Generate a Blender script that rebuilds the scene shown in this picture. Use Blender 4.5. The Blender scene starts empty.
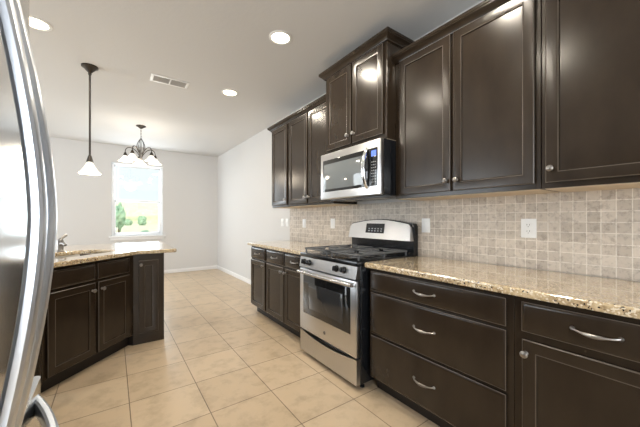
import bpy, bmesh, math, random
from mathutils import Vector, Matrix
random.seed(7)
C = bpy.context.scene
COL = C.collection
R = math.radians
PI = math.pi

# ------------------------------------------------------------------ camera
cam_d = bpy.data.cameras.new('camera')
cam = bpy.data.objects.new('camera', cam_d); COL.objects.link(cam)
CAM_H, CAM_F, CAM_YAW = 1.2159, 292.6, 35.291
cam_d.sensor_width = 36.0
cam_d.lens = CAM_F / 640 * 36.0
cam_d.shift_y = (219.2 - 213.5) / 640
cam_d.clip_start = 0.01
cam.location = (0, 0, CAM_H)
cam.rotation_euler = (R(90), 0, R(-CAM_YAW))
C.camera = cam

# ------------------------------------------------------------------ exposure, sky, sun, daylight, fill lamps
C.view_settings.view_transform = 'Standard'
C.view_settings.look = 'None'
C.view_settings.gamma = 1
C.view_settings.use_curve_mapping = False
C.view_settings.exposure = 0.10
C.cycles.use_denoising = True
C.cycles.max_bounces = 10
C.cycles.diffuse_bounces = 8
C.cycles.sample_clamp_indirect = 6

w = bpy.data.worlds.new('sky'); C.world = w; w.use_nodes = True
wn = w.node_tree.nodes; wl = w.node_tree.links
wn['Background'].inputs[0].default_value = (0.87, 0.95, 1.0, 1)
wn['Background'].inputs[1].default_value = 1.12

def area(name, loc, rot, sx, sy, power, col, shape='RECTANGLE', spread=180):
    d = bpy.data.lights.new(name, 'AREA'); d.shape = shape
    d.size = sx; d.size_y = sy; d.energy = power; d.color = col; d.spread = R(spread)
    o = bpy.data.objects.new(name, d); COL.objects.link(o)
    o.location = loc; o.rotation_euler = rot
    return o
sd = bpy.data.lights.new('sun', 'SUN'); sd.energy = 5.0; sd.angle = R(1); sd.color = (1, .96, .88)
so = bpy.data.objects.new('sun', sd); COL.objects.link(so); so.rotation_euler = (R(48), 0, R(-25))
# added fill lamps in the unseen left and rear openings; far window daylight
area('fill_left', (-4.28, 4.6, 1.25), (0, R(-90), 0), 2.2, 2.8, 120, (.86, .935, 1.0))
area('fill_rear', (-1.2, -3.08, 1.45), (R(90), 0, 0), 2.6, 1.7, 200, (.90, .95, 1.0))
area('daylight_far', (.455, 7.40, 1.62), (R(-90), 0, 0), .86, 1.34, 30, (.86, .94, 1.0))

# ------------------------------------------------------------------ material helpers
def mat(name, col=(.8, .8, .8), rough=.5, metal=0, spec=.5, coat=0, coat_r=.1, emit=None, es=0):
    m = bpy.data.materials.new(name); m.use_nodes = True
    b = m.node_tree.nodes['Principled BSDF']
    b.inputs['Base Color'].default_value = (*col, 1)
    b.inputs['Roughness'].default_value = rough
    b.inputs['Metallic'].default_value = metal
    b.inputs['Specular IOR Level'].default_value = spec
    b.inputs['Coat Weight'].default_value = coat
    b.inputs['Coat Roughness'].default_value = coat_r
    if emit:
        b.inputs['Emission Color'].default_value = (*emit, 1)
        b.inputs['Emission Strength'].default_value = es
    return m
def N(m, t, **kw):
    n = m.node_tree.nodes.new(t)
    for k, v in kw.items():
        if hasattr(n, k): setattr(n, k, v)
        else: n.inputs[k].default_value = v
    return n
def L(m, a, b): m.node_tree.links.new(a, b)
def bsdf(m): return m.node_tree.nodes['Principled BSDF']
def coords(m, rot=(0, 0, 0), scale=(1, 1, 1), loc=(0, 0, 0)):
    t = N(m, 'ShaderNodeTexCoord'); p = N(m, 'ShaderNodeMapping')
    p.inputs['Rotation'].default_value = rot; p.inputs['Scale'].default_value = scale; p.inputs['Location'].default_value = loc
    L(m, t.outputs['Object'], p.inputs['Vector']); return p.outputs['Vector']
def ramp(m, fac, stops):
    r = N(m, 'ShaderNodeValToRGB'); e = r.color_ramp.elements
    while len(e) < len(stops): e.new(.5)
    for x, (p, c) in zip(e, stops): x.position = p; x.color = (*c, 1)
    L(m, fac, r.inputs['Fac']); return r.outputs['Color']
def mix(m, fac, a, b, mode='MIX'):
    n = N(m, 'ShaderNodeMix', data_type='RGBA', blend_type=mode)
    for sock, v in ((0, fac), (6, a), (7, b)):
        if hasattr(v, 'is_output'): L(m, v, n.inputs[sock])
        elif sock == 0: n.inputs[0].default_value = v
        else: n.inputs[sock].default_value = (*v, 1)
    return n.outputs[2]
def bump(m, h, strength=.2, dist=.002):
    n = N(m, 'ShaderNodeBump'); n.inputs['Strength'].default_value = strength; n.inputs['Distance'].default_value = dist
    L(m, h, n.inputs['Height']); L(m, n.outputs['Normal'], bsdf(m).inputs['Normal'])
def noise(m, vec, scale, detail=4, rough=.5):
    n = N(m, 'ShaderNodeTexNoise'); n.inputs['Scale'].default_value = scale
    n.inputs['Detail'].default_value = detail; n.inputs['Roughness'].default_value = rough
    L(m, vec, n.inputs['Vector']); return n.outputs['Fac']

# ------------------------------------------------------------------ materials
M = {}
def wood(name, a, b, rough):
    m = mat(name, a, rough, spec=.36)
    v = coords(m, scale=(2.5, 2.5, 1.2))
    f = noise(m, v, 2.6, 4, .55)
    L(m, ramp(m, f, [(.3, a), (.75, b)]), bsdf(m).inputs['Base Color'])
    return m
M['wood'] = wood('espresso_wood', (.021, .0142, .0092), (.034, .0240, .0158), .22)
M['pale_edge'] = wood('pale_edge_wood', (.070, .056, .045), (.11, .09, .072), .32)  # paler wood for the front bevels and the door bead
M['dark'] = mat('toe_kick_dark', (.012, .009, .008), .5)
M['maple'] = mat('maple_underside', (.60, .49, .35), .5)
m = M['steel'] = mat('brushed_stainless', (.57, .57, .575), .28, 1)
bump(m, noise(m, coords(m, scale=(1, 1, 160)), 6, 2), .03, .001)
m = M['fridge'] = mat('fridge_stainless', (.60, .62, .64), .16, 1)
bump(m, noise(m, coords(m, scale=(40, 40, 1)), 4, 2), .02, .0006)
M['chrome'] = mat('polished_steel', (.72, .73, .75), .13, 1)
M['handle'] = mat('satin_handle', (.56, .60, .66), .30, 1)
M['bar'] = mat('satin_bar', (.68, .68, .69), .24, 1)
M['nickel'] = mat('brushed_nickel', (.33, .315, .30), .34, 1)
M['black'] = mat('black_enamel', (.008, .009, .011), .16)
M['iron'] = mat('cast_iron', (.10, .105, .112), .26)
M['glass_black'] = mat('black_glass', (.010, .011, .012), .05, spec=.6)
M['glass_grey'] = mat('screen_reflection_glass', (.15, .165, .17), .08, spec=1.0)  # grey of the screen, lightened to paint in the reflected room
M['oven_glass'] = mat('oven_window', (.030, .032, .035), .06, spec=.6)
M['button'] = mat('grey_print', (.35, .36, .37), .4)
M['display'] = mat('blue_display', (.05, .09, .35), .2, emit=(.18, .30, .95), es=.8)
M['display_dim'] = mat('dim_display', (.01, .012, .02), .1)
M['bronze'] = mat('dark_bronze', (.055, .048, .042), .38, .7)
M['white'] = mat('white_plastic', (.86, .87, .87), .35)
M['trim'] = mat('white_paint', (.83, .83, .83), .4)
M['vinyl'] = mat('window_vinyl', (.84, .87, .90), .35)
M['louver'] = mat('grey_louver', (.42, .42, .42), .5)
M['slot'] = mat('slot_dark', (.05, .05, .05), .6)
M['seal'] = mat('grey_gasket', (.10, .10, .11), .5)
M['glow'] = mat('lamp_lens', (1, .95, .88), .4, emit=(1, .85, .60), es=9)
M['shade'] = mat('alabaster_glass', (.92, .89, .83), .35, emit=(1, .93, .82), es=.65)
M['basin'] = mat('sink_bowl', (.62, .60, .56), .3, .6)
# clear window glass
m = M['pane'] = bpy.data.materials.new('clear_glass'); m.use_nodes = True
nt = m.node_tree; nt.nodes.remove(nt.nodes['Principled BSDF'])
tr = N(m, 'ShaderNodeBsdfTransparent'); tr.inputs[0].default_value = (.97, .985, .99, 1)
gl = N(m, 'ShaderNodeBsdfGlossy'); gl.inputs['Roughness'].default_value = .02
mx = N(m, 'ShaderNodeMixShader'); mx.inputs[0].default_value = .06
L(m, tr.outputs[0], mx.inputs[1]); L(m, gl.outputs[0], mx.inputs[2]); L(m, mx.outputs[0], nt.nodes['Material Output'].inputs[0])
# walls and ceiling
def paint(name, col, sc, st):
    m = mat(name, col, .75, spec=.25)
    bump(m, noise(m, coords(m), sc, 4, .55), st, .003); return m
M['wall'] = paint('wall_paint', (.635, .628, .62), 60, .10)
M['ceiling'] = paint('ceiling_paint', (.65, .648, .645), 38, .35)
# floor tile
TS, TX, TY = .4132, .0889, 1.482
m = M['floor'] = mat('beige_floor_tile', (.6, .47, .32), .3)
v = coords(m, loc=(-(TX % TS), -(TY % TS), 0))
br = N(m, 'ShaderNodeTexBrick', offset=0, squash=1)
for k, x in (('Scale', 1), ('Mortar Size', .0030), ('Mortar Smooth', .1), ('Bias', 0), ('Brick Width', TS), ('Row Height', TS)): br.inputs[k].default_value = x
br.inputs['Color1'].default_value = (.525, .408, .278, 1); br.inputs['Color2'].default_value = (.59, .468, .328, 1); br.inputs['Mortar'].default_value = (.21, .155, .105, 1)
L(m, v, br.inputs['Vector'])
f1 = noise(m, coords(m), 7, 6, .62)
cl = mix(m, .55, br.outputs['Color'], ramp(m, f1, [(.32, (.62, .60, .56)), (.52, (1, 1, 1)), (.72, (1.06, 1.03, 1.0))]), 'MULTIPLY')
L(m, cl, bsdf(m).inputs['Base Color'])
inv = N(m, 'ShaderNodeMath', operation='SUBTRACT'); inv.inputs[0].default_value = 1; L(m, br.outputs['Fac'], inv.inputs[1])
bump(m, inv.outputs[0], .5, .002)
mr = N(m, 'ShaderNodeMapRange'); mr.inputs['To Min'].default_value = .24; mr.inputs['To Max'].default_value = .40
L(m, f1, mr.inputs['Value']); L(m, mr.outputs[0], bsdf(m).inputs['Roughness'])
# backsplash tile (wall plane: object Y and Z)
m = M['splash'] = mat('tumbled_stone_tile', (.5, .42, .35), .5)
BP = .0572
tc = N(m, 'ShaderNodeTexCoord'); sp = N(m, 'ShaderNodeSeparateXYZ'); cb = N(m, 'ShaderNodeCombineXYZ')
L(m, tc.outputs['Object'], sp.inputs[0]); L(m, sp.outputs['Y'], cb.inputs['X']); L(m, sp.outputs['Z'], cb.inputs['Y'])
mp = N(m, 'ShaderNodeMapping'); mp.inputs['Location'].default_value = (-.0005, -(.914 % BP) , 0); L(m, cb.outputs[0], mp.inputs['Vector'])
br = N(m, 'ShaderNodeTexBrick', offset=0, squash=1)
for k, x in (('Scale', 1), ('Mortar Size', .0026), ('Mortar Smooth', .3), ('Bias', -.1), ('Brick Width', BP), ('Row Height', BP)): br.inputs[k].default_value = x
br.inputs['Color1'].default_value = (.47, .415, .355, 1); br.inputs['Color2'].default_value = (.63, .565, .49, 1); br.inputs['Mortar'].default_value = (.76, .71, .64, 1)
L(m, mp.outputs[0], br.inputs['Vector'])
f = noise(m, tc.outputs['Object'], 42, 8, .7)
L(m, mix(m, .6, br.outputs['Color'], ramp(m, f, [(.36, (.52, .48, .46)), (.5, (1, 1, 1)), (.68, (1.1, 1.08, 1.06))]), 'MULTIPLY'), bsdf(m).inputs['Base Color'])
inv = N(m, 'ShaderNodeMath', operation='SUBTRACT'); inv.inputs[0].default_value = 1; L(m, br.outputs['Fac'], inv.inputs[1])
bump(m, inv.outputs[0], .6, .003)
# granite
m = M['granite'] = mat('gold_granite', (.55, .42, .26), .14, spec=.6, coat=.8, coat_r=.02)
bsdf(m).inputs['Coat IOR'].default_value = 1.58
v = coords(m)
f1 = noise(m, v, 34, 6, .7)
c1 = ramp(m, f1, [(.27, (.16, .11, .07)), (.40, (.42, .31, .185)), (.55, (.585, .46, .285)), (.72, (.70, .60, .42))])
vo = N(m, 'ShaderNodeTexVoronoi'); vo.inputs['Scale'].default_value = 150; L(m, v, vo.inputs['Vector'])
sc = N(m, 'ShaderNodeSeparateColor'); L(m, vo.outputs['Color'], sc.inputs[0])
f2 = ramp(m, sc.outputs[0], [(.88, (0, 0, 0)), (.92, (1, 1, 1))])
f3 = ramp(m, sc.outputs[1], [(.80, (0, 0, 0)), (.86, (1, 1, 1))])
c2 = mix(m, f2, c1, (.035, .024, .02)); c3 = mix(m, f3, c2, (.78, .70, .56))
L(m, c3, bsdf(m).inputs['Base Color'])
# outdoors
def leafy(name, a, b, sc):
    m = mat(name, a, .8, spec=.2); L(m, ramp(m, noise(m, coords(m), sc, 5), [(.35, a), (.65, b)]), bsdf(m).inputs['Base Color']); return m
M['lawn'] = leafy('lawn_grass', (.50, .52, .36), (.60, .60, .44), 1.5)
M['hedge'] = leafy('hedge_leaves', (.10, .22, .14), (.20, .33, .21), 6)
M['tree'] = leafy('tree_leaves', (.20, .34, .22), (.34, .46, .30), 4)
M['brush'] = leafy('brush_leaves', (.46, .50, .32), (.58, .60, .42), 1.2)
M['bark'] = mat('bark', (.14, .10, .07), .9)

# ------------------------------------------------------------------ mesh helpers
class B:
    def __init__(s): s.bm = bmesh.new()
    def _mi(s, faces, mi):
        for f in faces: f.material_index = mi
    def box(s, x0, x1, y0, y1, z0, z1, bev=0, mi=0, seg=2):
        r = bmesh.ops.create_cube(s.bm, size=1); vs = r['verts']
        for v in vs:
            v.co = Vector(((x0 + x1) / 2 + v.co.x * (x1 - x0), (y0 + y1) / 2 + v.co.y * (y1 - y0), (z0 + z1) / 2 + v.co.z * (z1 - z0)))
        es = list({e for v in vs for e in v.link_edges}); fs = {f for v in vs for f in v.link_faces}
        s._mi(fs, mi)
        if bev:
            q = bmesh.ops.bevel(s.bm, geom=es, offset=bev, segments=seg, affect='EDGES', profile=.5)
            s._mi(q['faces'], mi)
        return s
    def ring_loft(s, rings, close=True, cap0=True, cap1=True, mi=0, mis=None):
        vr = [[s.bm.verts.new(p) for p in r] for r in rings]
        for k in range(len(vr) - 1):
            a, b = vr[k], vr[k + 1]; n = len(a)
            for i in range(n if close else n - 1):
                j = (i + 1) % n
                f = s.bm.faces.new((a[i], a[j], b[j], b[i])); f.material_index = mis[k] if mis else mi
        if cap0: s.bm.faces.new(list(reversed(vr[0]))).material_index = mi
        if cap1: s.bm.faces.new(vr[-1]).material_index = mi if not mis else mis[-1]
        return s
    def lathe(s, prof, c=(0, 0, 0), n=24, axis='Z', mi=0, caps=True):
        c = Vector(c); rings = []
        for r, h in prof:
            ring = []
            for i in range(n):
                a = 2 * PI * i / n; x, y = max(r, 1e-4) * math.cos(a), max(r, 1e-4) * math.sin(a)
                if axis == 'Z': p = (x, y, h)
                elif axis == 'Y': p = (x, h, -y)
                else: p = (h, x, y)
                ring.append(c + Vector(p))
            rings.append(ring)
        return s.ring_loft(rings, cap0=caps, cap1=caps, mi=mi)
    def tube(s, pts, r, n=10, mi=0, flat=None):
        pts = [Vector(p) for p in pts]; k = len(pts); rings = []
        rs = r if isinstance(r, (list, tuple)) else [r] * k
        up = Vector((0, 0, 1)); prev = None
        for i, p in enumerate(pts):
            t = (pts[min(i + 1, k - 1)] - pts[max(i - 1, 0)]).normalized()
            if prev is None:
                a = t.cross(up)
                if a.length < 1e-3: a = t.cross(Vector((1, 0, 0)))
            else: a = prev - t * prev.dot(t)
            a.normalize(); prev = a; b = t.cross(a)
            fl = flat[i] if flat else 1
            rings.append([p + a * rs[i] * math.cos(2 * PI * j / n) + b * rs[i] * fl * math.sin(2 * PI * j / n) for j in range(n)])
        return s.ring_loft(rings, mi=mi)
    def prism(s, poly, axis, a, b, mi=0, bev=0):
        """poly of 2D points extruded along axis from a to b"""
        def p3(u, v, t): return {'X': (t, u, v), 'Y': (u, t, v), 'Z': (u, v, t)}[axis]
        n0 = len(s.bm.verts)
        s.ring_loft([[Vector(p3(u, v, a)) for u, v in poly], [Vector(p3(u, v, b)) for u, v in poly]], mi=mi)
        return s
    def build(s, name, mats, parent=None, xf=None, sharp=32):
        bm = s.bm
        bmesh.ops.recalc_face_normals(bm, faces=bm.faces)
        for f in bm.faces: f.smooth = True
        for e in bm.edges:
            if len(e.link_faces) == 2 and e.calc_face_angle(0) > R(sharp): e.smooth = False
        if xf: bm.transform(xf)
        me = bpy.data.meshes.new(name); bm.to_mesh(me); bm.free()
        for m in (mats if isinstance(mats, (list, tuple)) else [mats]): me.materials.append(m)
        o = bpy.data.objects.new(name, me); COL.objects.link(o)
        if parent: adopt(o, parent)
        return o
def world_loc(o):
    mt = o.matrix_basis.copy()
    while o.parent:
        mt = o.parent.matrix_basis @ o.matrix_parent_inverse @ mt if False else (o.parent.matrix_basis @ o.matrix_parent_inverse @ mt)
        o = o.parent
    return mt
def adopt(o, parent):
    o.parent = parent
    if parent.get('_local'): return                                  # built in the parent's own frame
    o.matrix_parent_inverse = world_loc(parent).inverted()
def thing(name, label, cat, loc=(0, 0, 0), rz=0, group=None, local=False):
    o = bpy.data.objects.new(name, None); COL.objects.link(o); o.empty_display_size = .05
    o.location = loc; o.rotation_euler = (0, 0, rz)
    tag(o, label, cat, group)
    if local: o['_local'] = 1
    return o
def tag(o, label, cat, group=None, kind=None):
    o['label'] = label; o['category'] = cat
    if group: o['group'] = group
    if kind: o['kind'] = kind
    return o
def struct(o): o['kind'] = 'structure'; return o
def copy_tree(o, parent=None):
    c = o.copy(); COL.objects.link(c)
    if parent: c.parent = parent
    for ch in list(o.children): copy_tree(ch, c)
    return c
def slab(name, outer, holes, z0, z1, bev, m, parent=None, xf=None):
    cu = bpy.data.curves.new(name, 'CURVE'); cu.dimensions = '2D'; cu.fill_mode = 'BOTH'
    cu.extrude = (z1 - z0) / 2 - bev; cu.bevel_depth = bev; cu.bevel_resolution = 3; cu.offset = -bev
    for poly in [outer] + holes:
        sp = cu.splines.new('POLY'); sp.points.add(len(poly) - 1); sp.use_cyclic_u = True
        for q, (x, y) in zip(sp.points, poly): q.co = (x, y, 0, 1)
    tmp = bpy.data.objects.new(name + '_curve', cu); COL.objects.link(tmp)
    dg = bpy.context.evaluated_depsgraph_get(); dg.update()
    me = bpy.data.meshes.new_from_object(tmp.evaluated_get(dg)); me.name = name
    bpy.data.objects.remove(tmp); bpy.data.curves.remove(cu)
    me.transform(Matrix.Translation((0, 0, (z0 + z1) / 2)))
    me.materials.clear(); me.materials.append(m)
    for p in me.polygons: p.use_smooth = False; p.material_index = 0
    o = bpy.data.objects.new(name, me); COL.objects.link(o)
    if parent: adopt(o, parent)
    return o

# ------------------------------------------------------------------ the room
XW, YF, H = 2.10, 7.33, 2.743
XL, YB = -4.30, -3.10
T = .12
def wallbox(name, *a, m='wall'): return struct(B().box(*a).build(name, M[m]))
wallbox('floor', XL - T, XW + T, YB - T, YF + T, -.10, 0, m='floor')
wallbox('ceiling', XL - T, XW + T, YB - T, YF + T, H, H + .1, m='ceiling')
wallbox('wall_right', XW, XW + T, YB - T, YF + T, 0, H)
# far wall with the window opening
WX0, WX1, WZ0, WZ1 = -.025, .905, .865, 2.385
b = B()
b.box(XL - T, WX0, YF, YF + T, 0, H).box(WX1, XW, YF, YF + T, 0, H).box(WX0, WX1, YF, YF + T, 0, WZ0).box(WX0, WX1, YF, YF + T, WZ1, H)
struct(b.build('wall_far', M['wall']))
# left wall with an added, unseen glazed door opening
b = B(); b.box(XL - T, XL, YB - T, 3.1, 0, H).box(XL - T, XL, 6.1, YF, 0, H).box(XL - T, XL, 3.1, 6.1, 2.45, H)
struct(b.build('wall_left', M['wall']))
b = B(); b.box(XL, -2.6, YB - T, YB, 0, H).box(.2, XW, YB - T, YB, 0, H).box(-2.6, .2, YB - T, YB, 0, .55).box(-2.6, .2, YB - T, YB, 2.35, H)
struct(b.build('wall_rear', M['wall']))
# partition behind the refrigerator
wallbox('wall_partition', -1.14, -1.02, YB, 1.15, 0, H)
# baseboards
def bboard(name, x0, x1, y0, y1): return struct(B().box(x0, x1, y0, y1, 0, .085, .004).build(name, M['trim']))
bboard('baseboard_far', XL, XW, YF - .014, YF)
bboard('baseboard_right', XW - .014, XW, 3.68, YF - .014)
# far window
def window_unit(name, x0, x1, z0, z1, y, wand=True):
    root = thing(name, '', ''); del root['label']; del root['category']; struct(root)
    root.location = ((x0 + x1) / 2, y, z0)
    g = .045; zm = 1.600
    b = B()
    b.box(x0, x0 + g, y + .035, y + .115, z0, z1, .003).box(x1 - g, x1, y + .035, y + .115, z0, z1, .003)
    b.box(x0 + g, x1 - g, y + .035, y + .115, z1 - g, z1, .003).box(x0 + g, x1 - g, y + .035, y + .115, z0, z0 + g, .003)
    b.build('window_frame', M['vinyl'], root)
    b = B(); s = .028
    b.box(x0 + g, x1 - g, y + .05, y + .085, zm - .022, zm + .022, .003)
    b.box(x0 + g, x0 + g + s, y + .05, y + .085, z0 + g, zm, .003).box(x1 - g - s, x1 - g, y + .05, y + .085, z0 + g, zm, .003)
    b.box(x0 + g, x1 - g, y + .05, y + .085, z0 + g, z0 + g + s, .003)
    b.build('lower_sash', M['vinyl'], root)
    b = B()
    b.box(x0 + g, x0 + g + s * .7, y + .085, y + .112, zm, z1 - g, .003).box(x1 - g - s * .7, x1 - g, y + .085, y + .112, zm, z1 - g, .003)
    b.box(x0 + g, x1 - g, y + .085, y + .112, z1 - g - s, z1 - g, .003)
    b.build('upper_sash', M['vinyl'], root)
    B().box(x0 + g, x1 - g, y + .066, y + .069, z0 + g, zm).build('lower_pane', M['pane'], root)
    B().box(x0 + g, x1 - g, y + .097, y + .100, zm, z1 - g).build('upper_pane', M['pane'], root)
    b = B(); b.box(x0 - .045, x1 + .055, y - .05, y + .04, z0 - .028, z0, .006).box(x0 - .02, x1 + .03, y - .016, y, z0 - .08, z0 - .028, .004)
    b.build('window_sill', M['trim'], root)
    if wand:
        b = B(); b.tube([(x0 + .115, y + .025, z1 - .02), (x0 + .115, y + .025, zm + .02)], .006, 8)
        b.build('blind_wand', M['vinyl'], root)
        B().box(x0 + .01, x1 - .01, y + .002, y + .034, z1 - .03, z1, .004).build('blind_headrail', M['vinyl'], root)
    return root
window_unit('window_1', WX0, WX1, WZ0, WZ1, YF)
# unseen glazed left door and rear window, added to hold the fill lamps
r = thing('added_door', '', ''); del r['label']; del r['category']; struct(r); r.location = (XL, 4.6, 0)
b = B()
for y in (3.1, 4.56, 6.02): b.box(XL - .09, XL - .02, y, y + .08, 0, 2.45, .004)
b.box(XL - .09, XL - .02, 3.18, 6.02, 2.37, 2.45, .004).box(XL - .09, XL - .02, 3.18, 6.02, 0, .08, .004)
b.build('door_frame', M['vinyl'], r)
B().box(XL - .058, XL - .054, 3.18, 6.02, .08, 2.37).build('door_pane', M['pane'], r)
r = thing('added_window', '', ''); del r['label']; del r['category']; struct(r); r.location = (-1.2, YB, .55)
b = B()
for x in (-2.6, -1.235, .13): b.box(x, x + .07, YB - .09, YB - .02, .55, 2.35, .004)
b.box(-2.53, .13, YB - .09, YB - .02, 2.28, 2.35, .004).box(-2.53, .13, YB - .09, YB - .02, .55, .62, .004)
b.build('window_frame', M['vinyl'], r)
B().box(-2.53, .13, YB - .058, YB - .054, .62, 2.28).build('window_pane', M['pane'], r)

# ------------------------------------------------------------------ outdoors beyond the far window
struct(B().box(-80, 90, YF + T + .02, 200, -.35, -.25).build('ground', M['lawn']))
def blob(name, c, rx, ry, rz, m, parent=None, sub=4, amp=.18, seed=0):
    bm = bmesh.new(); bmesh.ops.create_icosphere(bm, subdivisions=sub, radius=1)
    rnd = random.Random(seed); ph = [rnd.uniform(0, 6.28) for _ in range(9)]
    for v in bm.verts:
        p = v.co; k = 1 + amp * (math.sin(5 * p.x + ph[0]) * math.sin(4.3 * p.y + ph[1]) + .7 * math.sin(9 * p.z + ph[2]) * math.sin(8 * p.x + ph[3]) + .5 * math.sin(15 * p.y + ph[4]) * math.sin(14 * p.z + ph[5]) + .35*rnd.uniform(-1, 1))
        v.co = Vector((p.x * rx * k, p.y * ry * k, p.z * rz * k)) + Vector(c)
    bb = B(); bb.bm.free(); bb.bm = bm
    return bb.build(name, m, parent, sharp=180)
hd = blob('hedge', (1.0, 13.5, .27), .58, .35, .46, M['hedge'], amp=.10, seed=3)
tag(hd, 'low dark green hedge on the lawn outside the window', 'hedge')
tr = thing('tree', 'small leafy tree on the lawn left in the window view', 'tree', (.20, 15.5, -.25))
blob('foliage', (.20, 15.5, 1.35), .26, .26, .50, M['tree'], tr, seed=5, amp=.22)
B().tube([(.20, 15.5, -.25), (.22, 15.5, .3), (.20, 15.5, 1.1)], [.05, .04, .03]).build('trunk', M['bark'], tr)
sh = blob('shrub', (5.7, 82, .75), .85, .7, 1.15, M['tree'], seed=8, amp=.22); tag(sh, 'taller rounded shrub right of center in the window view', 'shrub')
sh = blob('shrub', (2.9, 82, .35), .75, .6, .75, M['tree'], seed=9, amp=.22); tag(sh, 'lower rounded shrub just right of the small tree outside', 'shrub')
br_ = blob('brush_bank', (9, 120, .3), 45, 8, 6.6, M['brush'], sub=5, amp=.06, seed=11); tag(br_, 'pale yellow green bank of brush along the horizon outside', 'brush', kind='stuff')

# ------------------------------------------------------------------ cabinets
def panel_front(w, h, x0, z0, kind):
    """door or drawer front in the cabinet's frame: x right, front to -y"""
    b = B(); t = .020
    def ring(i, y): return [Vector((x0 + i, -y, z0 + i)), Vector((x0 + w - i, -y, z0 + i)), Vector((x0 + w - i, -y, z0 + h - i)), Vector((x0 + i, -y, z0 + h - i))]
    if kind == 'door':
        st = .046
        rs = [ring(0, .0005), ring(0, t - .004), ring(.0045, t), ring(st, t), ring(st + .004, t - .002), ring(st + .008, t - .002), ring(st + .012, t - .009)]
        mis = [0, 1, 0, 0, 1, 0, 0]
    else:
        rs = [ring(0, .0005), ring(0, t - .007), ring(.0035, t - .0055), ring(.012, t - .001), ring(.016, t)]
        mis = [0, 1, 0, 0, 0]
    b.ring_loft(rs, mis=mis)
    return b
def knob(parent, x, z, y=-.020):
    B().lathe([(.010, 0), (.0095, -.003), (.005, -.006), (.005, -.012), (.012, -.017), (.0155, -.022), (.0150, -.027), (.010, -.031), (.001, -.0325)], (x, y, z), 18, 'Y').build('knob', M['nickel'], parent)
def pull(parent, x, z, y=-.020, w=.135):
    b = B(); pts = []; rs = []; fl = []
    n = 16
    for i in range(n + 1):
        t = i / n * 2 - 1
        pts.append((x + t * w / 2, y - .004 - .024 * (1 - t ** 2) ** .75, z - .006 * (1 - t * t)))
        rs.append(.0040 + .0042 * max(0, 1 - (t / .55) ** 2)); fl.append(1)
    b.tube(pts, rs, 10)
    for s in (-1, 1): b.lathe([(.0085, 0), (.008, -.003), (.005, -.007), (.001, -.0075)], (x + s * w / 2, y, z), 14, 'Y')
    b.build('pull', M['nickel'], parent)
def cabinet(name, label, cat, loc, rz, w, d, z0, z1, fronts, toe=.0, group=None, body=None, crown=None, under=None):
    root = thing(name, label, cat, loc, rz, group, local=True)
    b = B()
    if body: body(b)
    else:
        b.box(.0005, w - .0005, 0, d, z0, z1, .0015, seg=1)
        if toe: b.box(.002, w - .002, .075, d - .01, 0, z0 + .001, mi=1)
    b.build('carcass', [M['wood'], M['dark']], root)
    for f in fronts:
        kind, x0, x1, a, c = f[:5]; hw = f[5] if len(f) > 5 else None
        p = panel_front(x1 - x0, c - a, x0, a, 'door' if kind == 'door' else 'drawer').build({'door': 'door', 'drawer': 'drawer', 'panel': 'false_drawer_front'}[kind], [M['wood'], M['pale_edge']], root)
        p['_local'] = 1
        if hw and hw[0] == 'knob': knob(p, hw[1], hw[2])
        if hw and hw[0] == 'pull': pull(p, hw[1], hw[2])
    if under is not None:
        B().box(.012, w - .012, .016, d - .004, z0 - .004, z0 + .0005).build('underside_panel', M['maple'], root)
    if crown:
        crown(root)
    return root
R90 = R(-90)
XB = 1.469; FX = XB + .020                       # face frame plane of the base run
DB = XW - FX - .012                              # leave the backsplash thickness behind
ZB0, ZB1 = .105, .876
def base(label, yl, yr, fronts, group='espresso base cabinets along the right wall'):
    return cabinet('base_cabinet', label, 'cabinet', (FX, yl, 0), R90, yl - yr, DB, ZB0, ZB1, fronts, toe=.1, group=group)
# far base run
W1 = 3.656 - 3.200
base('narrow espresso base cabinet at the far end of the right run, single door', 3.656, 3.200,
     [('drawer', .016, W1 - .018, .722, .853, ('pull', W1 / 2, .79)), ('door', .016, W1 - .018, .125, .700, ('knob', W1 - .048, .655))])
W2 = 3.200 - 2.290
base('espresso base cabinet left of the range with two drawers over two doors', 3.200, 2.290,
     [('drawer', .030, .448, .722, .853, ('pull', .240, .79)), ('drawer', .474, W2 - .018, .722, .853, ('pull', .683, .79)),
      ('door', .030, .448, .125, .700, ('knob', .418, .655)), ('door', .474, W2 - .018, .125, .700, ('knob', .504, .655))])
# near base run
YL = 1.492; W3 = YL - .575
base('wide espresso base cabinet of three stacked drawers right of the range', YL, .575,
     [('drawer', YL - 1.468, YL - .604, a, c, ('pull', YL - 1.036, (a + c) / 2 + dz)) for a, c, dz in ((.722, .853, 0), (.424, .706, .012), (.118, .408, .008))])
W4 = .575 - .02
base('espresso base cabinet nearest the camera, drawer over single door', .575, .02,
     [('drawer', .033, W4 - .02, .722, .853, ('pull', .575 - .297, .79)), ('door', .036, W4 - .02, .125, .690, ('knob', .053, .632))])
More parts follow.
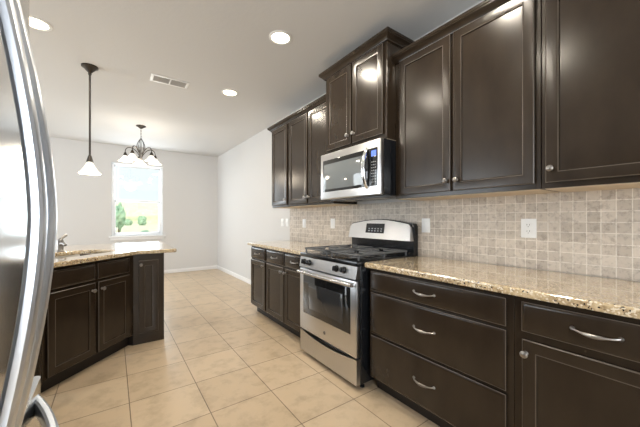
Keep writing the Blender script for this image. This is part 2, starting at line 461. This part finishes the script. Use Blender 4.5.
# uppers
XU = 1.766; FU = XU + .020; DU = XW - FU
ZU0, ZU1 = 1.3716, 2.428
def crown_strip(root, w, d, z, left_ret, right_ret, h=.062, out=.051, name='crown_moulding'):
    prof = [(0, -.022), (.012, -.022), (.015, -.014), (.020, -.012), (.026, -.002), (.038, .008), (.046, .012), (.046, .018), (out, .022), (out, h - .022), (0, h - .022)]
    rings = []
    def path(o):
        pts = []
        if left_ret: pts.append((-o, left_ret if left_ret > .01 else 0))
        pts.append((-o if left_ret else 0, -o)); pts.append((w + o if right_ret else w, -o))
        if right_ret: pts.append((w + o, right_ret))
        return pts
    cols = [[Vector((x, y, z + q)) for x, y in path(o)] for o, q in prof]
    b = B(); n = len(cols[0])
    for k in range(len(cols)):
        a = cols[k]; c = cols[(k + 1) % len(cols)]
        va = [b.bm.verts.new(p) for p in a]; vc = [b.bm.verts.new(p) for p in c]
        for i in range(n - 1): 
            try: b.bm.faces.new((va[i], va[i + 1], vc[i + 1], vc[i]))
            except ValueError: pass
    bmesh.ops.remove_doubles(b.bm, verts=b.bm.verts, dist=1e-5)
    ends = [e for e in b.bm.edges if len(e.link_faces) == 1]
    bmesh.ops.holes_fill(b.bm, edges=ends, sides=0)
    b.build(name, M['wood'], root, sharp=25)
GU = 'espresso wall cabinets along the right wall'
def upper(label, yl, yr, fronts, z0=ZU0, z1=ZU1, fx=FU, crown=None):
    return cabinet('wall_cabinet', label, 'cabinet', (fx, yl, 0), R90, yl - yr, XW - fx, z0, z1, fronts, group=GU, crown=crown, under=True)
ZD0, ZD1 = 1.398, 2.408
def dk(y0, x): return y0 - x
upper('narrow espresso wall cabinet at the far end, single door', 3.656, 3.200,
      [('door', .020, W1 - .022, ZD0, ZD1, ('knob', W1 - .046, 1.462))], crown=lambda r: crown_strip(r, W1, DU, ZU1, DU, 0))
upper('espresso two-door wall cabinet left of the microwave', 3.200, 2.290,
      [('door', .036, .444, ZD0, ZD1, ('knob', .418, 1.462)), ('door', .474, W2 - .02, ZD0, ZD1, ('knob', .498, 1.462))], crown=lambda r: crown_strip(r, W2, DU, ZU1, 0, 0))
W5 = 2.288 - 1.510
upper('tall raised espresso two-door wall cabinet above the microwave', 2.288, 1.510,
      [('door', .030, .380, 1.868, 2.556, ('knob', .350, 1.945)), ('door', .398, W5 - .030, 1.868, 2.556, ('knob', .428, 1.945))], z0=1.83, z1=2.586, fx=1.69,
      crown=lambda r: crown_strip(r, W5, XW - 1.69, 2.586, XW - 1.69, XW - 1.69))
W6 = 1.508 - .568
upper('wide espresso two-door wall cabinet right of the microwave', 1.508, .568,
      [('door', 1.508 - 1.464, 1.508 - 1.052, ZD0, ZD1, ('knob', 1.508 - 1.078, 1.464)), ('door', 1.508 - 1.032, 1.508 - .592, ZD0, ZD1, ('knob', 1.508 - 1.006, 1.464))], crown=lambda r: crown_strip(r, W6, DU, ZU1, 0, 0))
W7 = .566 - .02
upper('espresso single-door wall cabinet nearest the camera at the right edge', .566, .02,
      [('door', .021, W7 - .02, ZD0, ZD1, ('knob', .046, 1.466))], crown=lambda r: crown_strip(r, W7, DU, ZU1, 0, DU))

# worktops and backsplash
XC = 1.444
slabo = slab('countertop', [(XC, 2.284), (XW - .012, 2.284), (XW - .012, 3.690), (XC, 3.690)], [], .877, .914, .009, M['granite'])
tag(slabo, 'speckled gold granite worktop left of the range', 'countertop', 'granite worktops')
slabo = slab('countertop', [(XC, .0), (XW - .012, .0), (XW - .012, 1.496), (XC, 1.496)], [], .877, .914, .009, M['granite'])
tag(slabo, 'speckled gold granite worktop right of the range', 'countertop', 'granite worktops')
bs = B().box(XW - .0125, XW - .0008, .001, 3.704, .915, 1.3712).build('backsplash', M['splash'])
tag(bs, 'beige tumbled stone tile backsplash between worktops and wall cabinets', 'backsplash')

# ------------------------------------------------------------------ electrical plates
def plate(label, y, z, kind, x=XW - .012, w=.078, h=.116, name='switch_plate', cat='switch'):
    r = thing(name, label, cat, (x, y, z), R90, 'white electrical plates on the right wall', local=True)
    B().box(-w / 2, w / 2, -.006, 0, -h / 2, h / 2, .0025).build('cover_plate', M['white'], r)
    if kind == 'outlet':
        for s in (-1, 1):
            o = B().lathe([(.017, -.005), (.017, -.0085), (.016, -.009), (.001, -.009)], (0, 0, s * .0195), 20, 'Y').build('receptacle', M['white'], r)
            o['_local'] = 1
            b = B()
            for q in (-1, 1): b.box(q * .0065 - .0012, q * .0065 + .0012, -.0096, -.0088, s * .0195 - .002, s * .0195 + .007)
            b.lathe([(.0024, -.0088), (.0024, -.0096)], (0, 0, s * .0195 - .009), 8, 'Y')
            b.build('slot', M['slot'], o)
    elif kind == 'rocker':
        B().box(-.0165, .0165, -.0095, -.005, -.033, .033, .002).build('rocker', M['white'], r)
    else:
        B().box(-.005, .005, -.016, -.005, -.010, .010, .002).build('toggle', M['white'], r)
    return r
plate('white rocker switch plate on backsplash just right of the range', 1.450, 1.165, 'rocker')
plate('white duplex outlet on backsplash above the three-drawer cabinet', .727, 1.160, 'outlet', name='wall_outlet', cat='outlet', h=.118, w=.082)
plate('white rocker switch plate on backsplash just left of the range', 2.690, 1.166, 'rocker')
plate('white rocker switch plate on backsplash near its far end', 3.310, 1.160, 'rocker')
plate('white toggle switch plate on painted wall beyond the backsplash, the farther of two', 3.950, 1.166, 'toggle', x=XW)
plate('white toggle switch plate on painted wall right beside the backsplash end', 3.800, 1.166, 'toggle', x=XW)

# ------------------------------------------------------------------ range
YR = 2.284; WR = .764
rg = thing('gas_range', 'stainless freestanding gas range with black sides and four burners', 'range', (1.43, YR, 0), R90, local=True)
DR = XW - .012 - 1.43 - .012
b = B(); b.box(0, WR, 0, DR, .045, .895, .004)
for x in (.04, WR - .04):
    for y in (.05, DR - .05): b.lathe([(.018, 0), (.018, .012), (.012, .014), (.012, .05)], (x, y, 0), 12)
b.build('body', M['black'], rg)
# storage drawer with its scooped top
pl = [(.006, .042), (WR - .006, .042), (WR - .006, .222)]
for i in range(0, 13):
    t = 1 - i / 12
    pl.append((.04 + t * (WR - .08), .222 - .030 * math.sin(PI * t) ** .8))
pl.append((.006, .222))
b = B(); b.prism(pl, 'Y', -.036, 0)
b.build('storage_drawer', M['steel'], rg)
# oven door
b = B(); b.box(.004, WR - .004, -.040, -.004, .236, .778, .006)
od = b.build('oven_door', M['steel'], rg); od['_local'] = 1
B().box(.066, WR - .066, -.0425, -.039, .390, .726, .003).build('door_glass', M['glass_black'], od)
B().box(.150, WR - .150, -.0435, -.042, .440, .660, .002).build('viewing_window', M['oven_glass'], od)
b = B(); n = 14
b.tube([(.022 + (WR - .044) * i / n, -.066 - .010 * math.sin(PI * i / n), .752) for i in range(n + 1)], .0185, 16, flat=[.8] * 15)
for x in (.035, WR - .035): b.box(x - .016, x + .016, -.070, -.038, .736, .768, .005)
b.build('door_handle', M['bar'], od)
bd = B(); bd.lathe([(.0135, -.040), (.0135, -.0425), (.012, -.043), (.001, -.043)], (WR / 2, 0, .300), 24, 'Y')
bd.lathe([(.0090, -.0428), (.0090, -.0436), (.0078, -.0436), (.0078, -.0428)], (WR / 2, 0, .300), 24, 'Y', caps=False, mi=1)
for (dx, dz) in ((-.002, .0022), (.0022, -.001)):
    bd.lathe([(.0034, -.0428), (.0034, -.0437), (.0022, -.0437), (.0022, -.0428)], (WR / 2 + dx, 0, .300 + dz), 12, 'Y', caps=False, mi=1)
bd.build('badge', [M['seal'], M['chrome']], od)
# slanted control panel
b = B(); b.prism([(-.046, .790), (-.030, .880), (.01, .880), (.01, .790)], 'X', .004, WR - .004)
cp = b.build('control_panel', M['steel'], rg); cp['_local'] = 1
def stove_knob(x):
    b = B(); tilt = Matrix.Translation((x, -.038, .840)) @ Matrix.Rotation(R(-10), 4, 'X')
    b.lathe([(.026, 0), (.026, -.006), (.021, -.009), (.0195, -.028), (.017, -.031), (.001, -.031)], (0, 0, 0), 22, 'Y')
    b.box(-.005, .005, -.038, -.028, -.0185, .0185, .002)
    b.build('control_knob', M['black'], cp, tilt)
for x in (.085, .165, .535, .625): stove_knob(x)
# cooktop
b = B(); b.box(.0, WR, -.036, DR - .06, .879, .918, .008)
ct = b.build('cooktop', M['black'], rg); ct['_local'] = 1
for (x, y, s) in ((.19, .13, 1.1), (.19, .41, .9), (.575, .13, .95), (.575, .41, .8)):
    b = B(); b.lathe([(.058 * s, .917), (.056 * s, .922), (.036 * s, .925), (.036 * s, .934), (.040 * s, .936), (.040 * s, .941), (.034 * s, .944), (.001, .944)], (x, y, 0), 22)
    b.build('burner', [M['iron']], ct)
def grate(x0, x1):
    b = B(); y0, y1 = .0, .545; z = .953; r = .0078
    def bar(p, q): b.tube([p, q], r, 8)
    for x in (x0, x1): bar((x, y0, z), (x, y1, z))
    for y in (y0, (y0 + y1) / 2, y1): bar((x0, y, z), (x1, y, z))
    xm = (x0 + x1) / 2
    for yc in (.13, .41):
        for sx in (-1, 1):
            b.tube([(xm + sx * (x1 - x0) / 2, yc, z), (xm + sx * .03, yc, z + .003)], r, 8)
            b.tube([(xm + sx * (x1 - x0) / 2, yc + sx * .07, z), (xm + sx * .06, yc + sx * .045, z + .003)], r * .9, 8)
        for sy in (-1, 1): b.tube([(xm, yc + sy * .125, z), (xm, yc + sy * .03, z + .003)], r, 8)
    for x in (x0, x1):
        for y in (y0 + .01, y1 - .01, (y0 + y1) / 2): bar((x, y, .917), (x, y, z))
    b.build('grate', M['iron'], ct)
grate(.035, .345); grate(.420, .730)
# back guard
yb = DR - .09
pl = [(0, .90), (WR, .90), (WR, 1.155)]
for i in range(13):
    t = 1 - i / 12; pl.append((.012 + t * (WR - .024), 1.178 + .038 * math.sin(PI * t)))
pl.append((0, 1.155))
b = B(); b.prism(pl, 'Y', yb + .035, DR)
bg = b.build('back_guard', M['black'], rg); bg['_local'] = 1
fl = [(.001, 1.036), (WR - .001, 1.036), (WR - .014, 1.150)]
for i in range(13):
    t = 1 - i / 12; fl.append((.034 + t * (WR - .068), 1.172 + .038 * math.sin(PI * t)))
fl.append((.014, 1.150))
b = B(); b.ring_loft([[Vector((x, yb + .036, z)) for x, z in fl], [Vector((x, yb - .012 + (z - 1.042) * .20, z)) for x, z in fl]])
fp = b.build('guard_panel', M['steel'], bg)
def gp(x, z): return (x, yb - .012 + (z - 1.042) * .20, z)
b = B(); b.ring_loft([[Vector(gp(x, z)) + Vector((0, .003, 0)) for x, z in ((.240, 1.088), (.470, 1.088), (.470, 1.176), (.240, 1.176))], [Vector(gp(x, z)) - Vector((0, .002, 0)) for x, z in ((.240, 1.088), (.470, 1.088), (.470, 1.176), (.240, 1.176))]])
for i in range(5):
    for j, zz in enumerate((1.108, 1.128)):
        x = .285 + i * .038
        b.ring_loft([[Vector(gp(x + a * .010, zz + c * .005)) - Vector((0, d, 0)) for a, c in ((-1, -1), (1, -1), (1, 1), (-1, 1))] for d in (.0015, .003)], mi=1)
b.ring_loft([[Vector(gp(x, z)) - Vector((0, d, 0)) for x, z in ((.335, 1.145), (.400, 1.145), (.400, 1.165), (.335, 1.165))] for d in (.0015, .003)], mi=2)
b.build('display_panel', [M['glass_black'], M['button'], M['display_dim']], bg)

# ------------------------------------------------------------------ microwave
mw = thing('microwave', 'stainless over-the-range microwave under the tall wall cabinet', 'microwave', (1.66, 2.280, 1.398), R90, local=True)
WM = .768; HM = .426; DM = XW - 1.66 - .012
b = B(); b.box(0, WM, 0, DM, 0, HM, .003)
b.build('body', M['black'], mw)
b = B(); b.box(.03, WM - .03, .05, DM - .06, -.006, .002, .002)
b.box(.10, .28, .08, .24, -.009, -.004).box(.48, .66, .08, .24, -.009, -.004)
b.build('vent_grille', M['iron'], mw)
b = B(); b.box(0, WM, -.040, 0, .002, HM - .002, .008, seg=3)
md = b.build('door', M['steel'], mw); md['_local'] = 1
B().box(.044, WM - .030, -.0425, -.038, .070, .362, .004).build('door_glass', M['glass_black'], md)
B().box(.062, .585, -.0435, -.042, .092, .325, .003).build('viewing_window', M['glass_grey'], md)
b = B(); n = 16
b.tube([(.632 - .0 , -.042 - .044 * math.sin(PI * i / n) ** .7, .062 + .305 * i / n) for i in range(n + 1)], [.014 + .005 * math.sin(PI * i / n) for i in range(n + 1)], 12)
b.build('door_handle', M['chrome'], md)
kp = B(); kp.box(.668, .734, -.0432, -.041, .078, .352, .001)
for i in range(3):
    for j in range(8): kp.box(.678 + i * .018, .688 + i * .018, -.0438, -.0430, .098 + j * .022, .104 + j * .022, mi=1)
kp.build('keypad', [M['glass_black'], M['button']], md)
B().box(.676, .728, -.0440, -.0430, .298, .342).build('display', M['display'], md)

# ------------------------------------------------------------------ peninsula
TH = math.atan2(.733, .68)
P2 = Vector((.155, 3.290)); E1 = Vector((.68, .733)); E2 = Vector((-.733, .68))
LA = .80
PL_ = P2 - E1 * LA
FR = .020
org = PL_ + E2 * FR
def pen_body(b):
    E_ = LA + .030
    b.box(0, E_, 0, .022, ZB0, ZB1, .0015, seg=1).box(0, .018, .022, .60, ZB0, ZB1).box(LA - .02, LA - .002, .022, .60, ZB0, ZB1)
    b.box(.018, LA - .02, .582, .60, ZB0, ZB1).box(.018, LA - .02, .022, .582, ZB0, ZB0 + .018)
    b.box(0, E_, .06, .58, 0, ZB0 + .001, mi=1)
cabinet('sink_cabinet', 'diagonal espresso sink cabinet with two doors under the sink', 'cabinet', (org.x, org.y, 0), TH, LA, .60, ZB0, ZB1,
        [('panel', .035, .405, .722, .853), ('panel', .432, .765, .722, .853),
         ('door', .035, .405, .118, .700, ('knob', .375, .640)), ('door', .432, .765, .118, .700, ('knob', .462, .640))], body=pen_body, group='peninsula cabinets')
def end_body(b):
    b.box(0, .265, .0, .61, .0, ZB1, .0015, seg=1)
    b.prism([(-.040, .031), (0, 0), (0, .08), (-.054, .050)], 'Z', 0, ZB0, mi=1)
cabinet('end_cabinet', 'narrow espresso end cabinet at the tip of the peninsula, one tall door', 'cabinet', (.158, 3.335, 0), 0, .265, .61, 0, ZB1,
        [('door', .046, .214, .105, .815, ('knob', .064, .775))], body=end_body, group='peninsula cabinets')
# plain back of the peninsula and the hidden run towards the refrigerator
cabinet('base_cabinet', 'espresso base cabinet between the refrigerator and the diagonal sink cabinet', 'cabinet', (-.40, 1.17, 0), R(90), 1.49, .60, ZB0, ZB1,
        [('drawer', .02, .48, .722, .853, ('pull', .25, .79)), ('drawer', .51, .97, .722, .853, ('pull', .74, .79)), ('drawer', 1.0, 1.46, .722, .853, ('pull', 1.23, .79)),
         ('door', .02, .48, .125, .70, ('knob', .45, .64)), ('door', .51, .97, .125, .70, ('knob', .54, .64)), ('door', 1.0, 1.46, .125, .70, ('knob', 1.43, .64))], toe=.1, group='peninsula cabinets')
F = P2 - E2 * .030
def off(t): q = F - E1 * t; return (q.x, q.y)
tip = (.535, 3.300)
outer = [off(0.0 - .012), (.20, 3.302), (.523, 3.302), (.535, 3.314), (.535, 4.440), (.523, 4.452), (-1.0, 4.452), (-1.0, 1.16), (-.372, 1.16), (-.372, 2.66), off(LA - .02)]
SC = P2 + E1 * -.32 + E2 * .37
hole = []
for i in range(40):
    a = 2 * PI * i / 40; ca, sa = math.cos(a), math.sin(a); k = (abs(ca) ** 3.2 + abs(sa) ** 3.2) ** (-1 / 3.2)
    q = SC + E1 * (.39 * k * ca) + E2 * (.215 * k * sa); hole.append((q.x, q.y))
slabo = slab('countertop', outer, [hole], .877, .914, .009, M['granite'])
tag(slabo, 'speckled gold granite peninsula worktop with an oval sink cutout', 'countertop', 'granite worktops')
# sink bowl
snk = thing('kitchen_sink', 'stainless undermount sink set in the diagonal corner of the peninsula', 'sink', (SC.x, SC.y, .70), TH, local=True)
def sring(a, bb, z, n=40):
    out = []
    for i in range(n):
        t = 2 * PI * i / n; ca, sa = math.cos(t), math.sin(t); k = (abs(ca) ** 3.2 + abs(sa) ** 3.2) ** (-1 / 3.2)
        out.append(Vector((a * k * ca, bb * k * sa, z)))
    return out
b = B(); b.ring_loft([sring(.42, .245, .176), sring(.395, .220, .1765), sring(.390, .215, .165), sring(.375, .205, .03), sring(.34, .175, .005), sring(.05, .05, .0)], cap0=False)
b.build('bowl', M['basin'], snk)
B().lathe([(.04, .0005), (.04, .004), (.03, .004), (.028, .001), (.001, .001)], (0, 0, 0), 20).build('drain', M['chrome'], snk)
# tap
FP = Vector((-.405, 3.66))
fa = thing('kitchen_faucet', 'short chrome faucet with angled lever on the peninsula behind the sink', 'faucet', (FP.x, FP.y, .914), TH, local=True)
b = B(); b.lathe([(.034, 0), (.034, .006), (.027, .012), (.026, .095), (.022, .110), (.001, .116)], (0, 0, 0), 20)
b.build('faucet_body', M['nickel'], fa)
b = B(); b.tube([(0, 0, .060), (-.01, -.035, .078), (-.02, -.065, .074), (-.025, -.085, .060)], [.017, .015, .014, .013], 12)
b.build('spout', M['nickel'], fa)
b = B(); b.tube([(0, 0, .108), (.020, -.004, .128), (.050, -.01, .150)], [.014, .012, .014], 10)
b.build('lever', M['nickel'], fa)

# ------------------------------------------------------------------ refrigerator
FX0 = -.178
fr = thing('refrigerator', 'tall stainless french-door refrigerator at the left edge', 'refrigerator', (-.55, .65, 0))
b = B(); b.box(-.98, -.275, .205, 1.095, .03, 1.79, .006)
for x in (-.93, -.33):
    for y in (.25, 1.05): b.lathe([(.02, 0), (.02, .032)], (x, y, 0), 10)
b.build('case', M['seal'], fr)
def bowx(y): return FX0 - .0035 * ((y - .65) / .45) ** 2
def door_mesh(y0, y1, z0, z1, fwd=0):
    bowx = lambda y: FX0 + fwd - .0035 * ((y - .65) / .45) ** 2
    n = 12; pl = [(-.272, y0), ]
    pl = []
    for i in range(n + 1):
        y = y0 + (y1 - y0) * i / n; x = bowx(y)
        e = min(y - y0, y1 - y); rr = .012
        if e < rr: x -= rr - math.sqrt(max(0, rr * rr - (rr - e) ** 2))
        pl.append((x, y))
    # finer rounded ends
    full = []
    for e in (0, .001, .003, .006, .010, .014): full.append((bowx(y0 + e) - (.014 - math.sqrt(max(0, .014 ** 2 - (.014 - e) ** 2))), y0 + e))
    for i in range(1, n): y = y0 + (y1 - y0) * i / n; full.append((bowx(y), y))
    for e in (.014, .010, .006, .003, .001, 0): full.append((bowx(y1 - e) - (.014 - math.sqrt(max(0, .014 ** 2 - (.014 - e) ** 2))), y1 - e))
    poly = [(-.272, y0)] + full + [(-.272, y1)]
    b = B(); b.ring_loft([[Vector((x, y, z)) for x, y in poly] for z in (z0, z1)]); return b
def vhandle(y, parent, ends=(.815, 1.625)):
    zc = 1.22; n = 30; rings = []; w, t = .0175, .0105
    path = []
    za, zb_ = ends
    path.append((-.200, za - .028)); path.append((-.165, za - .020))
    for i in range(n + 1):
        z = za + (zb_ - za) * i / n; path.append((-.0925 - .237 * abs(z - zc) ** 1.6, z))
    path.append((-.165, zb_ + .020)); path.append((-.200, zb_ + .028))
    b = B(); rings = []
    for i, (x, z) in enumerate(path):
        a = path[max(0, i - 1)]; c = path[min(len(path) - 1, i + 1)]
        tx, tz = c[0] - a[0], c[1] - a[1]; l = math.hypot(tx, tz); nx, nz = tz / l, -tx / l
        ring = []
        for j in range(16):
            q = 2 * PI * j / 16; ca, sa = math.cos(q), math.sin(q); k = (abs(ca) ** 3 + abs(sa) ** 3) ** (-1 / 3)
            ring.append(Vector((x + nx * t * k * sa, y + w * k * ca, z + nz * t * k * sa)))
        rings.append(ring)
    b.ring_loft(rings); b.build('door_handle', M['handle'], parent)
d1 = door_mesh(.205, .648, .800, 1.82).build('door', M['fridge'], fr)
vhandle(.606, d1)
d2 = door_mesh(.652, 1.095, .800, 1.82).build('door', M['fridge'], fr)
vhandle(.700, d2)
fd = door_mesh(.205, 1.095, .10, .790, .022).build('freezer_drawer', M['fridge'], fr)
b = B(); rings = []; n = 30
path = [(-.168 + .081 * (1 - abs((y - .65) / .40) ** 2.2), y) for y in [1.05 - .80 * i / 40 for i in range(41)]]
for i, (x, y) in enumerate(path):
    a = path[max(0, i - 1)]; c = path[min(len(path) - 1, i + 1)]
    tx, ty = c[0] - a[0], c[1] - a[1]; l = math.hypot(tx, ty); nx, ny = -ty / l, tx / l
    rings.append([Vector((x + nx * .011 * k * math.sin(q), y + ny * .011 * k * math.sin(q), .742 + .021 * k * math.cos(q))) for q, k in ((2 * PI * j / 16, (abs(math.cos(2 * PI * j / 16)) ** 3 + abs(math.sin(2 * PI * j / 16)) ** 3) ** (-1 / 3)) for j in range(16))])
b.ring_loft(rings); b.build('drawer_handle', M['handle'], fd)
B().box(-.95, -.28, .215, 1.085, .035, .095).build('toe_grille', M['seal'], fr)

# ------------------------------------------------------------------ ceiling fixtures
def downlight(label, x, y, first=[]):
    if not first:
        r = thing('recessed_light', label, 'ceiling light', (x, y, H), 0, 'recessed ceiling lights', local=True)
        B().lathe([(.074, -.004), (.078, -.007), (.096, -.004), (.097, .0)], (0, 0, 0), 32, caps=False).build('trim_ring', M['white'], r)
        B().lathe([(.001, -.0035), (.076, -.0035), (.076, -.001)], (0, 0, 0), 32, caps=False).build('lens', M['glow'], r)
        first.append(r)
    else:
        r = copy_tree(first[0]); r.location = (x, y, H); r['label'] = label
    area('downlight_beam', (x, y, H - .012), (0, 0, 0), .145, .145, 10, (1, .90, .75), 'DISK', 180)
    return r
downlight('recessed ceiling light in front of the tall wall cabinet, largest in view', 1.15, 2.20)
downlight('recessed ceiling light between the vent and the far wall cabinets', 1.15, 3.506)
downlight('recessed ceiling light at upper left beside the refrigerator', -.489, 3.136)
downlight('recessed ceiling light over the drawers in front of the nearest wall cabinets', 1.21, .93)
downlight('recessed ceiling light over the middle of the aisle, level with the range', .24, 2.2)
downlight('recessed ceiling light over the aisle beside the refrigerator door', .2, .97)
# vent
vt = thing('ceiling_vent', 'white two-section metal air vent in the ceiling', 'vent', (.517, 3.605, H), 0, local=True)
wv, hv = .375, .185
b = B()
b.box(-wv / 2, wv / 2, -hv / 2, -hv / 2 + .028, -.007, 0, .002).box(-wv / 2, wv / 2, hv / 2 - .028, hv / 2, -.007, 0, .002)
b.box(-wv / 2, -wv / 2 + .028, -hv / 2 + .028, hv / 2 - .028, -.007, 0, .002).box(wv / 2 - .028, wv / 2, -hv / 2 + .028, hv / 2 - .028, -.007, 0, .002)
b.box(-.008, .008, -hv / 2 + .028, hv / 2 - .028, -.007, 0, .002)
b.build('vent_frame', M['white'], vt)
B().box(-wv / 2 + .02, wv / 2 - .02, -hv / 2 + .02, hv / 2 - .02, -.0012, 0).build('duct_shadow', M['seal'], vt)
for i in range(9):
    y = -hv / 2 + .034 + i * (hv - .068) / 8
    B().prism([(y - .006, -.001), (y + .004, -.007), (y + .006, -.007), (y - .004, -.001)], 'X', -wv / 2 + .026, wv / 2 - .026).build('louver', M['louver'], vt)
# bell shade used by pendant and chandelier
def bell(b, c, r, h, n=32):
    pr = [(.18, 1.0), (.26, .93), (.36, .78), (.50, .55), (.68, .32), (.86, .13), (1.0, 0)]
    prof = [(r * a, h * z) for a, z in pr] + [(r * a - .004, h * z - .003) for a, z in reversed(pr[1:])]
    b.lathe(prof, c, n, caps=False)
def point(name, loc, p, rad=.03):
    d = bpy.data.lights.new(name, 'POINT'); d.energy = p; d.shadow_soft_size = rad; d.color = (1, .85, .66)
    o = bpy.data.objects.new(name, d); COL.objects.link(o); o.location = loc
pd = thing('pendant_light', 'single pendant with white glass bell shade on a dark rod', 'pendant light', (-.188, 3.717, H), 0, local=True)
B().lathe([(.070, 0), (.070, -.012), (.052, -.022), (.028, -.050), (.014, -.066), (.006, -.068)], (0, 0, 0), 28).build('canopy', M['bronze'], pd)
b = B(); b.tube([(0, 0, -.066), (0, 0, -.900)], .0085, 12); b.lathe([(.013, -.085), (.015, -.075), (.013, -.065)], (0, 0, 0), 12)
b.build('rod', M['bronze'], pd)
B().lathe([(.010, -.885), (.016, -.900), (.028, -.945), (.032, -.955), (.001, -.955)], (0, 0, 0), 24).build('socket_cap', M['bronze'], pd)
b = B(); bell(b, (0, 0, -1.070), .093, .115); b.build('shade', M['shade'], pd)
B().lathe([(.001, -1.065), (.022, -1.055), (.030, -1.030), (.022, -.995), (.014, -.960)], (0, 0, 0), 16).build('bulb', M['glow'], pd)
point('pendant_bulb_light', (-.188, 3.717, H - 1.10), 6)
ch = thing('chandelier', 'five-arm chandelier with white glass bell shades before the window', 'chandelier', (.376, 5.608, H), 0, local=True)
B().lathe([(.072, 0), (.070, -.010), (.045, -.022), (.018, -.045), (.006, -.047)], (0, 0, 0), 24).build('canopy', M['bronze'], ch)
b = B()
for i in range(6):
    z = -.058 - i * .025
    for k in range(12):
        pass
    pts = [((.008 * math.cos(a) if i % 2 else 0), (0 if i % 2 else .008 * math.cos(a)), z + .017 * math.sin(a)) for a in [2 * PI * k / 12 for k in range(13)]]
    b.tube(pts, .0025, 6)
b.build('chain', M['bronze'], ch)
b = B(); b.lathe([(.004, -.195), (.012, -.205), (.010, -.22), (.007, -.23), (.007, -.42), (.020, -.45), (.024, -.48), (.016, -.52), (.022, -.535), (.012, -.56), (.002, -.575)], (0, 0, 0), 18)
b.build('column', M['nickel'], ch)
def bez(P, n=22):
    out = []
    for i in range(n + 1):
        t = i / n; q = [Vector(p) for p in P]
        while len(q) > 1: q = [q[k].lerp(q[k + 1], t) for k in range(len(q) - 1)]
        out.append(q[0])
    return out
for k in range(5):
    a = 2 * PI * k / 5 + R(-90) + R(-35); ca, sa = math.cos(a), math.sin(a)
    def W(r, z): return (r * ca, r * sa, z)
    b = B(); b.tube(bez([W(.012, -.52), W(.05, -.40), W(.16, -.30), W(.235, -.37), W(.222, -.455)]), .0062, 8)
    b.tube(bez([W(.010, -.215), W(.075, -.30), W(.075, -.38), W(.012, -.47)]), .0050, 8)
    arm = b.build('arm', M['bronze'], ch); arm['_local'] = 1
    B().lathe([(.010, -.445), (.016, -.455), (.030, -.490), (.032, -.498), (.001, -.498)], W(.222, 0), 16).build('socket_cap', M['bronze'], arm)
    b = B(); bell(b, W(.222, -.592), .102, .096, 24); b.build('shade', M['shade'], arm)
point('chandelier_bulb_light', (.376, 5.608, H - .66), 14, .12)

for o in bpy.data.objects:
    if '_local' in o: del o['_local']
